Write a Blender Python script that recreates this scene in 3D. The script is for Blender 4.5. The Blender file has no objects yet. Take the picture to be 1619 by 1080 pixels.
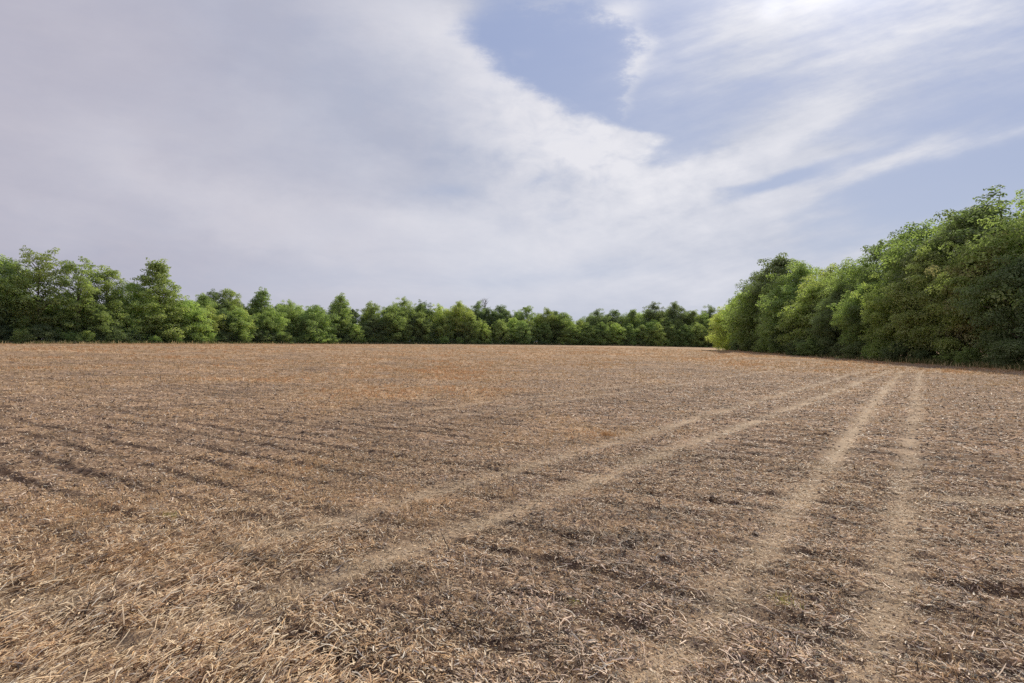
import bpy, math, random
import numpy as np

R = math.radians
scene = bpy.context.scene
FP = 810.0            # focal length in pixels of a 1619 px wide frame (18 mm lens)
HC = 2.2              # eye height
HOR = 541.0
SKY_ONLY = False

# ---------------------------------------------------------------- camera
cam_d = bpy.data.cameras.new("camera"); cam = bpy.data.objects.new("camera", cam_d)
scene.collection.objects.link(cam)
cam.location = (0, 0, HC)
cam.rotation_euler = (R(90.0) + math.atan(1.0 / FP), 0, 0)
cam_d.lens = 18.0; cam_d.sensor_width = 36.0; cam_d.clip_start = 0.05; cam_d.clip_end = 20000
scene.camera = cam
scene.view_settings.view_transform = 'Standard'
scene.view_settings.look = 'None'
scene.view_settings.exposure = 0.12
scene.view_settings.gamma = 1.0
scene.cycles.use_denoising = False
scene.cycles.max_bounces = 8
scene.cycles.diffuse_bounces = 6
scene.cycles.transmission_bounces = 6
scene.cycles.transparent_max_bounces = 4

# ---------------------------------------------------------------- sun
SUN_AZ, SUN_EL = R(33.0), R(38.0)
sun_d = bpy.data.lights.new("sun", 'SUN'); sun = bpy.data.objects.new("sun", sun_d)
scene.collection.objects.link(sun)
sun_d.energy = 3.9; sun_d.angle = R(2.5); sun_d.color = (1.0, 0.92, 0.76)
sun.rotation_euler = (R(90) - SUN_EL, 0, R(180) - SUN_AZ)
sun.location = (60, 90, 80)

# ---------------------------------------------------------------- sky
def s2l(c):
    return tuple((v / 255 / 12.92) if v / 255 <= .04045 else ((v / 255 + .055) / 1.055) ** 2.4 for v in c)

world = bpy.data.worlds.new("World"); scene.world = world
world.use_nodes = True
nt = world.node_tree; nt.nodes.clear(); N = nt.nodes; L = nt.links

class V:
    """a scalar socket with arithmetic"""
    def __init__(s, sock): s.s = sock
    def _op(a, op, b=None, c=None, clamp=False):
        n = N.new('ShaderNodeMath'); n.operation = op; n.use_clamp = clamp
        for i, v in enumerate((a, b, c)):
            if v is None: continue
            if isinstance(v, V): L.new(v.s, n.inputs[i])
            else: n.inputs[i].default_value = v
        return V(n.outputs[0])
    def __add__(a, b): return V._op(a, 'ADD', b)
    def __sub__(a, b): return V._op(a, 'SUBTRACT', b)
    def __mul__(a, b): return V._op(a, 'MULTIPLY', b)
    def __truediv__(a, b): return V._op(a, 'DIVIDE', b)
    __radd__ = __add__; __rmul__ = __mul__
    def clamp(a): return V._op(a, 'ADD', 0.0, clamp=True)
def sstep(v, lo, hi):
    n = N.new('ShaderNodeMapRange'); n.interpolation_type = 'SMOOTHSTEP'
    L.new(v.s, n.inputs[0]); n.inputs[1].default_value = lo; n.inputs[2].default_value = hi
    return V(n.outputs[0])
def comb(x, y, z=0.0):
    n = N.new('ShaderNodeCombineXYZ')
    for i, v in enumerate((x, y, z)):
        if isinstance(v, V): L.new(v.s, n.inputs[i])
        else: n.inputs[i].default_value = v
    return n.outputs[0]
def noise(vec, scale, detail=5, rough=.55, dist=0.0):
    n = N.new('ShaderNodeTexNoise'); n.inputs['Scale'].default_value = scale
    n.inputs['Detail'].default_value = detail; n.inputs['Roughness'].default_value = rough
    n.inputs['Distortion'].default_value = dist
    L.new(vec, n.inputs['Vector']); return V(n.outputs[0])
def mixc(f, a, b):
    n = N.new('ShaderNodeMix'); n.data_type = 'RGBA'
    L.new(f.s, n.inputs[0])
    for i, v in ((6, a), (7, b)):
        if isinstance(v, tuple): n.inputs[i].default_value = v + (1,)
        else: L.new(v, n.inputs[i])
    return n.outputs[2]

tc = N.new('ShaderNodeTexCoord'); sp = N.new('ShaderNodeSeparateXYZ'); L.new(tc.outputs['Generated'], sp.inputs[0])
dx, dy, dz = (V(sp.outputs[i]) for i in range(3))
yy = V._op(dy, 'MAXIMUM', 0.15)
u0 = dx / yy; v0 = dz / yy
uv0 = comb(u0, v0)
# perspective coordinates of a cloud layer: streaks that lie flat overhead
zz = V._op(dz, 'MAXIMUM', 0.0) + 0.16
layer = comb(dx / zz, dy / zz)
n1 = noise(uv0, 3.0, 6, .6) - 0.5
n2 = noise(comb(u0 + 7.3, v0 * 1.6 + 2.1), 4.5, 6, .6) - 0.5
nf = noise(comb(u0 * 1.0 + 1.7, v0 * 2.0), 9.0, 8, .66) - 0.5
u = u0 + n1 * .22 + nf * .05
v = v0 + n2 * .16 + nf * .03
def PX(x): return (x - 809.5) / FP
def PY(y): return (541.0 - y) / FP
uvw = comb(u, v)
uvs = comb(u0 + n1 * .05, v0 + n2 * .04)
def blob(x, y, rx, ry, ang, amp, vec=None):
    m = N.new('ShaderNodeMapping'); m.vector_type = 'TEXTURE'
    L.new(vec or uvw, m.inputs[0])
    m.inputs['Location'].default_value = (PX(x), PY(y), 0)
    m.inputs['Rotation'].default_value = (0, 0, R(ang))
    m.inputs['Scale'].default_value = (rx / FP, ry / FP, 1)
    d = N.new('ShaderNodeVectorMath'); d.operation = 'DOT_PRODUCT'
    L.new(m.outputs[0], d.inputs[0]); L.new(m.outputs[0], d.inputs[1])
    e = V._op(2.718281828, 'POWER', V(d.outputs['Value']) * -1.0)
    return e * amp

def total(lst, vec=None):
    t = None
    for b in lst:
        e = blob(*b, vec=vec) if len(b) == 6 else b
        t = e if t is None else t + e
    return t

# edge of the big cloud sheet as a curve u = e(v)
fc = N.new('ShaderNodeFloatCurve')
edge = [(541, 1075), (400, 1075), (290, 1070), (268, 1058), (258, 1048), (235, 1052), (214, 1046), (200, 990), (172, 910), (150, 868), (120, 815), (95, 785), (60, 745), (20, 745), (-40, 800), (-140, 960)]
cu = fc.mapping.curves[0]; fc.mapping.extend = 'HORIZONTAL'
pts = sorted((PY(y), PX(x)) for y, x in edge)
def un(a): return a / 1.6 + .5
while len(cu.points) < len(pts): cu.points.new(.5, .5)
for p, (a, b) in zip(cu.points, pts): p.location = (a, un(b))
fc.mapping.update()
L.new((v0 + n2 * .05).s, fc.inputs['Value'])
e_u = (V(fc.outputs[0]) - .5) * 1.6
sheet_u = e_u - (u0 + nf * .17 + n1 * .06 - .02)
sheet = sstep(sheet_u, -.012, .085)
# lower sky is sheet as well: below the line rising to the right from the tip
below = (u0 - PX(1046)) * .50 + PY(266) - v0 + nf * .07 + n2 * .03
lower = sstep(below, -.02, .07)
right_fade = sstep(u0 + nf * .35 + n1 * .3 + v0 * .25, PX(1520), PX(1090))
main = V._op(sheet, 'MAXIMUM', lower * right_fade)
main = main * sstep(v0 * 1.0 + (u0 - PX(800)) * 0.0, -.2, .02)
veil = total([(1430, 15, 380, 130, 18, .66), (1180, 20, 150, 110, 60, .42), (1330, 180, 300, 60, 20, .16),
              (1230, 430, 360, 90, 6, .36), (1560, 330, 220, 70, 10, .20), (1580, 120, 160, 80, 20, .15),
              (1195, 232, 165, 24, 25, .72), (1080, 285, 120, 40, 10, .5), (1215, 262, 170, 12, 15, .55),
              (1235, 300, 120, 9, 24, .30), (1380, 268, 190, 14, 20, .46), (1580, 218, 170, 12, 13, .46),
              (1250, 315, 140, 16, 22, .40), (1470, 222, 140, 9, 25, .30), (1330, 240, 130, 8, 12, .25), (1290, 345, 150, 8, 14, .2), (1170, 385, 200, 9, 6, .25),
              (1120, 355, 140, 30, 8, .35), (1360, 405, 90, 8, 12, .5)], uvs)
wisp = total([(965, 12, 66, 22, 8, .50), (1012, 62, 22, 34, 20, .42), (1004, 112, 17, 34, -16, .34), (995, 160, 9, 32, -8, .16),
              (870, 5, 50, 16, 0, .35), (835, 80, 22, 12, 0, .10), (760, 5, 60, 30, 20, .3)], comb(u0 + nf * .15 + n1 * .05, v0 + nf * .10))
holes = total([(1225, 291, 82, 13, 17, 1.0), (1140, 300, 40, 7, 10, .5), (1440, 320, 230, 50, 12, .22),
               (705, 300, 46, 12, -3, .28), (850, 290, 30, 8, 25, .18), (960, 285, 26, 8, 20, .2), (875, 345, 30, 8, 5, .2),
               (1000, 430, 200, 14, 4, .25), (700, 440, 420, 26, 0, .18), (1040, 405, 110, 9, 6, .2)], uvs)
rag = (noise(layer, 1.6, 7, .62, .6) - .5)
fine = (noise(comb(u0 * 1.0 - v0 * .3, v0 * 2.6 + u0 * .55), 5.0, 8, .64) - .5)
soft = (noise(comb(u0 * .9 + v0 * .5 + 3.1, v0 * 2.2 - u0 * .25), 2.2, 4, .5) - .5)
streak = (noise(comb(u0 * .8 + v0 * 1.2, v0 * 5.0 - u0 * 1.6), 3.2, 6, .6) - .5)
puff = (noise(comb(u0 * 1.5, v0 * 2.4), 10.0, 6, .6, .4) - .5) * blob(960, 265, 250, 120, -10, 1.3)
cov = main * (.84 + rag * .35 + puff * .9) + veil * (.92 + rag * .6 + streak * 2.4 + nf * .5 + fine * .5) + wisp * (1.0 + nf * 3.2 + fine * 1.5) - holes
cov = V._op(cov, 'ADD', nf * .10, clamp=True)
cov = sstep(cov, -.05, 1.02)

# brightness of the cloud itself: thick lilac-grey parts and bright thin rims
bri = total([(800, 125, 230, 48, -36, .62), (960, 245, 170, 50, -10, .55), (1190, 238, 190, 30, 25, .66), (1350, -30, 330, 130, 0, .85), (860, 240, 180, 90, -30, .28),
             (800, 360, 420, 80, 0, .40), (230, 290, 330, 42, -22, .34), (120, 190, 200, 40, -28, .18), (620, 30, 170, 60, -35, .34), (985, 60, 90, 110, 0, .9),
             (100, 330, 230, 22, -16, .22), (500, 330, 220, 30, -8, .2), (1470, 245, 300, 40, 15, .5),
             (610, 355, 40, 22, 30, .12), (800, 420, 420, 50, 0, .2)])
dark = total([(560, 165, 190, 80, -22, .22), (400, 40, 180, 90, -40, .20), (130, 440, 300, 40, 0, .24), (1000, 470, 500, 40, 0, -.14), (700, 300, 70, 26, -6, .16), (280, 380, 200, 26, -12, .15),
              (60, 240, 160, 60, -30, .06), (640, 235, 110, 40, -20, .12)])
shade = bri * .80 - dark + .26 + rag * .25 + fine * .45 + soft * .45 + puff * .9 + streak * sstep(u0, .0, .4) * .9
shade = V._op(shade, 'ADD', 0.0, clamp=True)
warm = sstep(u0 * -1.0 + n1 * .8, -.3, 1.1)       # pinkish towards the left
c_dark = mixc(warm, s2l((175, 182, 200)), s2l((174, 172, 186)))
c_lite = mixc(warm, s2l((224, 224, 230)), s2l((203, 199, 207)))
c_cloud = mixc(shade, c_dark, c_lite)

sky = N.new('ShaderNodeTexSky'); sky.sky_type = 'NISHITA'; sky.sun_disc = False
sky.sun_elevation = SUN_EL; sky.sun_rotation = SUN_AZ
sky.air_density = 1.0; sky.dust_density = 1.2; sky.ozone_density = 1.5; sky.altitude = 50
sk = N.new('ShaderNodeVectorMath'); sk.operation = 'SCALE'; L.new(sky.outputs[0], sk.inputs[0]); sk.inputs[3].default_value = .085
# thin high haze over the clear part
hz = sstep(v0, .62, .12)
c_clear0 = mixc(hz, s2l((151, 165, 200)), s2l((168, 179, 203)))
cl = N.new('ShaderNodeMix'); cl.data_type = 'RGBA'; cl.inputs[0].default_value = .90
L.new(sk.outputs[0], cl.inputs[6]); L.new(c_clear0, cl.inputs[7])
c_sky = mixc(cov, cl.outputs[2], c_cloud)
glow = total([(1330, -90, 330, 170, 0, .12), (1300, -40, 140, 70, 0, .11), (1222, 14, 22, 16, 30, .12), (1310, 0, 90, 20, 0, .07)], uvs)
gl = N.new('ShaderNodeVectorMath'); gl.operation = 'SCALE'; gl.inputs[0].default_value = (1.0, .97, .92); L.new(glow.s, gl.inputs[3])
ad = N.new('ShaderNodeVectorMath'); ad.operation = 'ADD'; L.new(c_sky, ad.inputs[0]); L.new(gl.outputs[0], ad.inputs[1])
bg = N.new('ShaderNodeBackground'); L.new(ad.outputs[0], bg.inputs[0]); bg.inputs[1].default_value = 1.0
wo = N.new('ShaderNodeOutputWorld'); L.new(bg.outputs[0], wo.inputs[0])
world.cycles.sampling_method = 'MANUAL'; world.cycles.sample_map_resolution = 512

# ================================================================ helpers
def tag(o, label=None, cat=None, group=None, kind=None):
    if label: o['label'] = label
    if cat: o['category'] = cat
    if group: o['group'] = group
    if kind: o['kind'] = kind
    return o

def np_mesh(name, verts, faces, mat=None, smooth=False, attrs=None, col=None):
    me = bpy.data.meshes.new(name)
    nv, nf_ = len(verts), len(faces); k = faces.shape[1]
    me.vertices.add(nv); me.vertices.foreach_set('co', verts.astype(np.float32).ravel())
    me.loops.add(nf_ * k); me.loops.foreach_set('vertex_index', faces.astype(np.int32).ravel())
    me.polygons.add(nf_)
    me.polygons.foreach_set('loop_start', np.arange(0, nf_ * k, k, dtype=np.int32))
    try: me.polygons.foreach_set('loop_total', np.full(nf_, k, dtype=np.int32))
    except Exception: pass
    me.polygons.foreach_set('use_smooth', np.full(nf_, smooth, dtype=bool))
    for an, arr in (attrs or {}).items():
        a = me.attributes.new(an, 'FLOAT', 'POINT'); a.data.foreach_set('value', arr.astype(np.float32).ravel())
    if col is not None:
        a = me.attributes.new('tint', 'FLOAT_COLOR', 'POINT')
        c4 = np.ones((nv, 4), np.float32); c4[:, :3] = col
        a.data.foreach_set('color', c4.ravel())
    me.update(calc_edges=True)
    if mat: me.materials.append(mat)
    return me

def link(name, me, parent=None):
    o = bpy.data.objects.new(name, me); scene.collection.objects.link(o)
    if parent: o.parent = parent
    return o

# gradient noise in numpy
def _h(ix, iy, seed):
    a = (ix.astype(np.int64) * 374761393 + iy.astype(np.int64) * 668265263 + seed * 982451653) & 0xffffffff
    a = ((a ^ (a >> 13)) * 1274126177) & 0xffffffff
    return (a ^ (a >> 16)) & 0xffffffff
def pn(x, y, seed=0):
    x = np.asarray(x, float); y = np.asarray(y, float)
    xi = np.floor(x); yi = np.floor(y); fx = x - xi; fy = y - yi
    xi = xi.astype(np.int64); yi = yi.astype(np.int64)
    def g(i, j, ax, ay):
        a = _h(i, j, seed) * (2 * np.pi / 4294967296.0)
        return np.cos(a) * ax + np.sin(a) * ay
    w = fx * fx * fx * (fx * (fx * 6 - 15) + 10); z = fy * fy * fy * (fy * (fy * 6 - 15) + 10)
    a = g(xi, yi, fx, fy); b = g(xi + 1, yi, fx - 1, fy)
    c = g(xi, yi + 1, fx, fy - 1); d = g(xi + 1, yi + 1, fx - 1, fy - 1)
    return ((a + w * (b - a)) * (1 - z) + (c + w * (d - c)) * z) * 1.5
def fbm(x, y, seed=0, o=4, gain=.5):
    s = 0; a = 1
    for k in range(o):
        s = s + a * pn(x * 2 ** k, y * 2 ** k, seed + k); a *= gain
    return s
def smooth(x, a, b):
    t = np.clip((x - a) / (b - a), 0, 1); return t * t * (3 - 2 * t)

# ================================================================ terrain
# the edge of the field: pixel column, depth, and the row where the ground meets the wood
EDGE = [(-4000, 42, 543.0), (-1200, 52, 543.0), (-400, 64, 543.2), (0, 76, 543.6), (150, 83, 543.6), (280, 94, 543.6), (400, 109, 543.6),
        (520, 125, 543.8), (600, 135, 544.0), (700, 145, 544.4), (850, 156, 545.4), (1000, 164, 547.0), (1140, 168, 549.8)]
def edge_xy(i): x, d, yb = EDGE[i]; return ((x - 809.5) / FP * d, d)
TH, RR, ZZ = [], [], []
for x, d, yb in EDGE:
    uu = (x - 809.5) / FP
    TH.append(math.atan2(uu, 1)); RR.append(d * math.hypot(1, uu)); ZZ.append(HC - (yb - HOR) / FP * d)
RX0, RSL = 36.2, .095           # right wood runs along X = RX0 + RSL * depth
for x, yb in ((1160, 553.8), (1250, 561), (1400, 571), (1619, 585.5), (1900, 602)):
    uu = (x - 809.5) / FP; d = RX0 / (uu - RSL)
    TH.append(math.atan2(uu, 1)); RR.append(d * math.hypot(1, uu)); ZZ.append(HC - (yb - HOR) / FP * d)
TH.append(1.6); RR.append(40); ZZ.append(0.0)
TH = np.array(TH); RR = np.array(RR); ZZ = np.array(ZZ)
ZZ = np.minimum(ZZ, 2.0)
def macro(X, Y):
    r = np.hypot(X, Y); th = np.arctan2(X, Y)
    zb = np.interp(th, TH, ZZ); rr = np.interp(th, TH, RR)
    # behind the camera everything eases to flat ground
    back = smooth(np.abs(th), 2.8, 1.6)
    t = np.clip((r / rr - .06) / .94, 0, 1)
    return zb * back * (t * t * (3 - 2 * t)) * .55 + zb * back * .45 * np.sin(t * np.pi / 2) ** 1.6
RN = (.498, .867); RT = (-.867, .498)         # drill rows: normal and direction
def line_mask(X, Y, tan, c, half, y0, y1, wob=.10, seed=1):
    nrm = math.hypot(1, tan)
    w = wob * pn(Y / 7, Y * 0 + seed * 3.3, seed)
    q = np.abs(X - tan * Y - c + w * nrm) / nrm
    m = np.exp(-(q / half) ** 2 * (1.0 + .5 * pn(X * 1.3, Y * 1.3, 77)))
    return m * smooth(Y, y1, y1 * .8) * (smooth(Y, y0 * .8, y0 * 1.2) if y0 > 0 else 1)
def tracks(X, Y):
    m = 1.0 * line_mask(X, Y, .808, -1.80, .20, 0, 42, seed=1)
    m = np.maximum(m, .88 * line_mask(X, Y, .808, -.35, .19, 0, 42, seed=2))
    m = np.maximum(m, .78 * line_mask(X, Y, .895, -7.85, .20, 0, 43, seed=3))
    m = np.maximum(m, .88 * line_mask(X, Y, .895, -6.0, .21, 0, 43, seed=4))
    m = np.maximum(m, .45 * line_mask(X, Y, .93, -15.9, .25, 14, 58, seed=5))
    m = np.maximum(m, .45 * line_mask(X, Y, .93, -18.0, .25, 14, 58, seed=6))
    m = np.maximum(m, .30 * line_mask(X, Y, .96, -28.0, .3, 20, 70, seed=7))
    m = np.maximum(m, .30 * line_mask(X, Y, .96, -30.0, .3, 20, 70, seed=8))
    # old pass across the front right
    q = np.abs(Y + .02 * X - 7.35 + .2 * pn(X / 3, Y, 5)) / .22
    m = np.maximum(m, .85 * np.exp(-q * q) * smooth(X, 4.2, 6.5))
    m = m * np.clip(.85 + .55 * pn(X / 1.1, Y / 1.1, 31), .25, 1)
    return np.clip(m, 0, 1)
def rowphase(X, Y):
    s = X * RN[0] + Y * RN[1]; t = X * RT[0] + Y * RT[1]
    s = s + .10 * pn(X / 2.2, Y / 2.2, 11) + .05 * pn(X / .7, Y / .7, 12)
    return s, t
def furrow(X, Y):
    s, t = rowphase(X, Y)
    ph = np.cos(2 * np.pi * (s - 3.18) / .72)
    amp = np.clip(.55 + 1.3 * pn(t / 2.4, s / .72 * .9, 13) + .7 * pn(X / 6, Y / 6, 14) + .25 * smooth(-X, 1, 5), 0, 1.15) * (.30 + .70 * smooth(np.hypot(X, Y), 22, 8))
    s0 = X * RN[0] + Y * RN[1]
    amp = amp + .32 * smooth(s0, 2.7, 3.1) * smooth(s0, 6.4, 5.0) * smooth(X, -1.2, -3.0) * np.clip(.6 + 1.8 * pn(t / .9, s0 / .5, 15), 0, 1.6)
    return np.clip(ph - .15, 0, 1) ** 1.5 * amp
def heavy(X, Y):                       # where the longer mown grass lies
    return smooth(np.hypot(X, Y), 9, 6) * smooth(-X * 1.5 - Y * .75 + 1.2 + 1.3 * pn(X / 1.3, Y / 1.3, 91), -.8, 1.8) * smooth(X, .2, -1.6)
def micro(X, Y):
    r = np.hypot(X, Y)
    tr = tracks(X, Y); fu = furrow(X, Y)
    cl = 1 - .8 * tr
    z = -.044 * fu * (1 + .12 * smooth(-X, .5, 4) * smooth(np.hypot(X, Y), 26, 12)) * (1 - .85 * tr) - .030 * tr
    z = z + .022 * pn(X / .9, Y / .9, 21) * cl
    z = z + .034 * np.maximum(0, fbm(X / .34, Y / .30, 22, 3, .6)) * cl * smooth(r, 120, 40)
    z = z + .012 * pn(X / .11, Y / .11, 25) * cl * smooth(r, 22, 9)
    z = z + .006 * pn(X / .045, Y / .045, 26) * cl * smooth(r, 9, 4)
    z = z + .05 * heavy(X, Y) * np.clip(fbm(X / .4, Y / .4, 93, 2) + .2, -.12, 1)
    return z * smooth(r, 260, 90)
def ground_z(X, Y): return macro(X, Y) + micro(X, Y)
def weed(X, Y):
    r = np.hypot(X, Y)
    w = .62 * smooth(r, 18, 75) + .55 * fbm(X / 9, Y / 7, 41, 3) + .42 * pn(X / 2.3, Y / 1.6, 43) - .06
    w = w + .42 * np.exp(-(((X + 8) / 14) ** 2 + ((Y - 33) / 13) ** 2)) * (1 + .9 * pn(X / 5, Y / 3, 47)) + .35 * np.exp(-(((X + 3) / 6) ** 2 + ((Y - 22) / 6) ** 2))
    w = w + .30 * np.exp(-(((X - 1.4) / 1.5) ** 2 + ((Y - 11.3) / 1.8) ** 2))
    w = w - .4 * smooth(X, 2, 14) * smooth(r, 45, 18)
    return np.clip(w, 0, 1) * (1 - .8 * tracks(X, Y)) * (1 - .5 * np.clip(furrow(X, Y), 0, 1))

# ---------------------------------------------------------------- materials
def new_mat(name):
    m = bpy.data.materials.new(name); m.use_nodes = True
    t = m.node_tree; t.nodes.clear(); return m, t.nodes, t.links
def setN(n, l):
    global N, L; N = n; L = l

def ground_material():
    m, n, l = new_mat('stubble_soil'); setN(n, l)
    g = n.new('ShaderNodeNewGeometry'); pos = g.outputs['Position']
    def at(nm): a = n.new('ShaderNodeAttribute'); a.attribute_name = nm; return V(a.outputs['Fac'])
    tr, wd, fu = at('track'), at('weed'), at('furrow')
    def mp(sx, sy, rot=0):
        k = n.new('ShaderNodeMapping'); k.inputs['Scale'].default_value = (sx, sy, 1); k.inputs['Rotation'].default_value = (0, 0, rot)
        l.new(pos, k.inputs[0]); return k.outputs[0]
    big = noise(mp(.35, .35), 1, 4, .6)
    med = noise(mp(2.6, 2.6), 1, 5, .65)
    row = noise(mp(.7, 2.6, R(29.9)), 1, 6, .68)
    row2 = noise(mp(.28, 1.1, R(29.9)), 1, 4, .6)
    fin = noise(mp(16, 16), 1, 5, .7)
    chop = noise(mp(60, 60), 1, 3, .75)
    soil = mixc(sstep(med, .3, .7), (.070, .041, .028), (.205, .138, .090))
    resid = mixc(sstep(fin, .35, .7), (.19, .115, .075), (.54, .378, .235))
    f = sstep(row * .6 + fin * .35 + chop * .25 + big * .2 - fu * .40, .54, .80)
    c = mixc(f, soil, resid)
    wc = mixc(sstep(fin * .6 + med * .4, .36, .62), (.36, .215, .122), (.66, .465, .280))
    c = mixc((wd * sstep(med * .55 + fin * .5, .32, .62) * 1.0).clamp(), c, wc)
    tc_ = mixc(sstep(fin, .3, .7), (.33, .245, .165), (.52, .400, .275))
    c = mixc((tr * (.65 + fin * .55)).clamp(), c, tc_)
    hs = n.new('ShaderNodeHueSaturation'); l.new(c, hs.inputs['Color']); l.new((noise(mp(.12, .2), 1, 3, .6) * .6 + row2 * 1.1 + row * .35 - .02).s, hs.inputs['Value']); hs.inputs['Saturation'].default_value = 1.0; c = hs.outputs[0]
    b = n.new('ShaderNodeBsdfPrincipled'); l.new(c, b.inputs['Base Color']); b.inputs['Roughness'].default_value = .95
    b.inputs['Specular IOR Level'].default_value = .12
    bp = n.new('ShaderNodeBump'); bp.inputs['Strength'].default_value = .7; bp.inputs['Distance'].default_value = .03
    l.new((fin * .7 + chop * .3 + med * .8).s, bp.inputs['Height']); l.new(bp.outputs[0], b.inputs['Normal'])
    o = n.new('ShaderNodeOutputMaterial'); l.new(b.outputs[0], o.inputs[0]); return m

def straw_material(name, trans=.25):
    m, n, l = new_mat(name); setN(n, l)
    a = n.new('ShaderNodeAttribute'); a.attribute_name = 'tint'
    b = n.new('ShaderNodeBsdfPrincipled'); l.new(a.outputs['Color'], b.inputs['Base Color']); b.inputs['Roughness'].default_value = .55
    b.inputs['Specular IOR Level'].default_value = .3
    t = n.new('ShaderNodeBsdfTranslucent'); l.new(a.outputs['Color'], t.inputs[0])
    mx = n.new('ShaderNodeMixShader'); mx.inputs[0].default_value = trans
    l.new(b.outputs[0], mx.inputs[1]); l.new(t.outputs[0], mx.inputs[2])
    o = n.new('ShaderNodeOutputMaterial'); l.new(mx.outputs[0], o.inputs[0]); return m

def foliage_material(name, dark, light, tr):
    m, n, l = new_mat(name); setN(n, l)
    g = n.new('ShaderNodeNewGeometry'); oi = n.new('ShaderNodeObjectInfo')
    rnd = V(g.outputs['Random Per Island'])
    a = n.new('ShaderNodeAttribute'); a.attribute_name = 'puff'
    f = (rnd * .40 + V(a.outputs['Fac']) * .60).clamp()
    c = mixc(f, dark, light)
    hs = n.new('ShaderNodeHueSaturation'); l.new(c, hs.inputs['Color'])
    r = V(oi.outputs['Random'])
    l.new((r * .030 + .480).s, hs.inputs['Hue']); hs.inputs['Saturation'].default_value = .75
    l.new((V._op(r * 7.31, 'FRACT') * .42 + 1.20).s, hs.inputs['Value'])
    b = n.new('ShaderNodeBsdfPrincipled'); l.new(hs.outputs[0], b.inputs['Base Color']); b.inputs['Roughness'].default_value = .6
    b.inputs['Specular IOR Level'].default_value = .25
    t = n.new('ShaderNodeBsdfTranslucent')
    mul = n.new('ShaderNodeMix'); mul.data_type = 'RGBA'; mul.blend_type = 'MULTIPLY'; mul.inputs[0].default_value = 1
    l.new(hs.outputs[0], mul.inputs[6]); mul.inputs[7].default_value = tr + (1,)
    l.new(mul.outputs[2], t.inputs[0])
    mx = n.new('ShaderNodeMixShader'); mx.inputs[0].default_value = .50
    l.new(b.outputs[0], mx.inputs[1]); l.new(t.outputs[0], mx.inputs[2])
    o = n.new('ShaderNodeOutputMaterial'); l.new(mx.outputs[0], o.inputs[0]); return m

def bark_material(name, c0, c1):
    m, n, l = new_mat(name); setN(n, l)
    t = n.new('ShaderNodeTexCoord'); k = n.new('ShaderNodeMapping'); k.inputs['Scale'].default_value = (5, 5, 1.2); l.new(t.outputs['Object'], k.inputs[0])
    f = noise(k.outputs[0], 2.0, 5, .7)
    c = mixc(sstep(f, .3, .7), c0, c1)
    b = n.new('ShaderNodeBsdfPrincipled'); l.new(c, b.inputs['Base Color']); b.inputs['Roughness'].default_value = .9
    bp = n.new('ShaderNodeBump'); bp.inputs['Distance'].default_value = .05; l.new(f.s, bp.inputs['Height']); l.new(bp.outputs[0], b.inputs['Normal'])
    o = n.new('ShaderNodeOutputMaterial'); l.new(b.outputs[0], o.inputs[0]); return m

if not SKY_ONLY:
    M_ground = ground_material()
    M_straw = straw_material('dry_straw', .2)
    M_grass = straw_material('dry_grass_blades', .35)
    M_green = straw_material('green_grass_blades', .35)
    FOL = {
        'mid':   foliage_material('foliage_mid',   (.105, .150, .040), (.270, .325, .090), (1.5, 1.7, .8)),
        'fresh': foliage_material('foliage_fresh', (.150, .200, .044), (.370, .420, .110), (1.5, 1.7, .8)),
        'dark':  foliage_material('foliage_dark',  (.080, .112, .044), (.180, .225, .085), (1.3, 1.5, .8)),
        'olive': foliage_material('foliage_olive', (.135, .172, .048), (.320, .380, .110), (1.35, 1.6, .8)),
        'brown': foliage_material('foliage_brown', (.150, .150, .055), (.360, .335, .130), (1.3, 1.3, .9)),
    }
    M_bark = bark_material('bark', (.05, .038, .028), (.16, .13, .10))
    M_pale = bark_material('pale_bark', (.14, .12, .10), (.32, .29, .25))

# ================================================================ ground
def build_ground():
    th = np.concatenate([np.linspace(-math.pi, R(-60), 70, endpoint=False), np.linspace(R(-60), R(60), 1150, endpoint=False), np.linspace(R(60), math.pi, 70)])
    r = np.concatenate([[.25, .6, 1.0, 1.5, 2.0], np.geomspace(2.4, 70, 880), np.geomspace(72, 6000, 110)])
    Tm, Rm = np.meshgrid(th, r)
    X = Rm * np.sin(Tm); Y = Rm * np.cos(Tm)
    # close the circle exactly
    X[:, -1] = X[:, 0]; Y[:, -1] = Y[:, 0]
    Z = ground_z(X, Y)
    V_ = np.stack([X, Y, Z], -1).reshape(-1, 3)
    nr, ntn = X.shape
    i = np.arange((nr - 1) * (ntn - 1)); a = (i // (ntn - 1)) * ntn + i % (ntn - 1)
    F = np.stack([a, a + ntn, a + ntn + 1, a + 1], -1)
    # little disc in the middle
    V_ = np.vstack([V_, [[0, 0, float(ground_z(np.array([0.]), np.array([0.]))[0])]]])
    c = len(V_) - 1
    k = np.arange(ntn - 1)
    F = np.vstack([F, np.stack([np.full_like(k, c), k, k + 1, k + 1], -1)[:0]])
    at_ = {}
    for nm, fn in (('track', tracks), ('weed', weed), ('furrow', furrow)):
        q = fn(X, Y).ravel(); at_[nm] = np.append(q, 0)
    me = np_mesh('field', V_, F, M_ground, True, at_)
    o = link('field', me); tag(o, kind='structure'); return o

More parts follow.
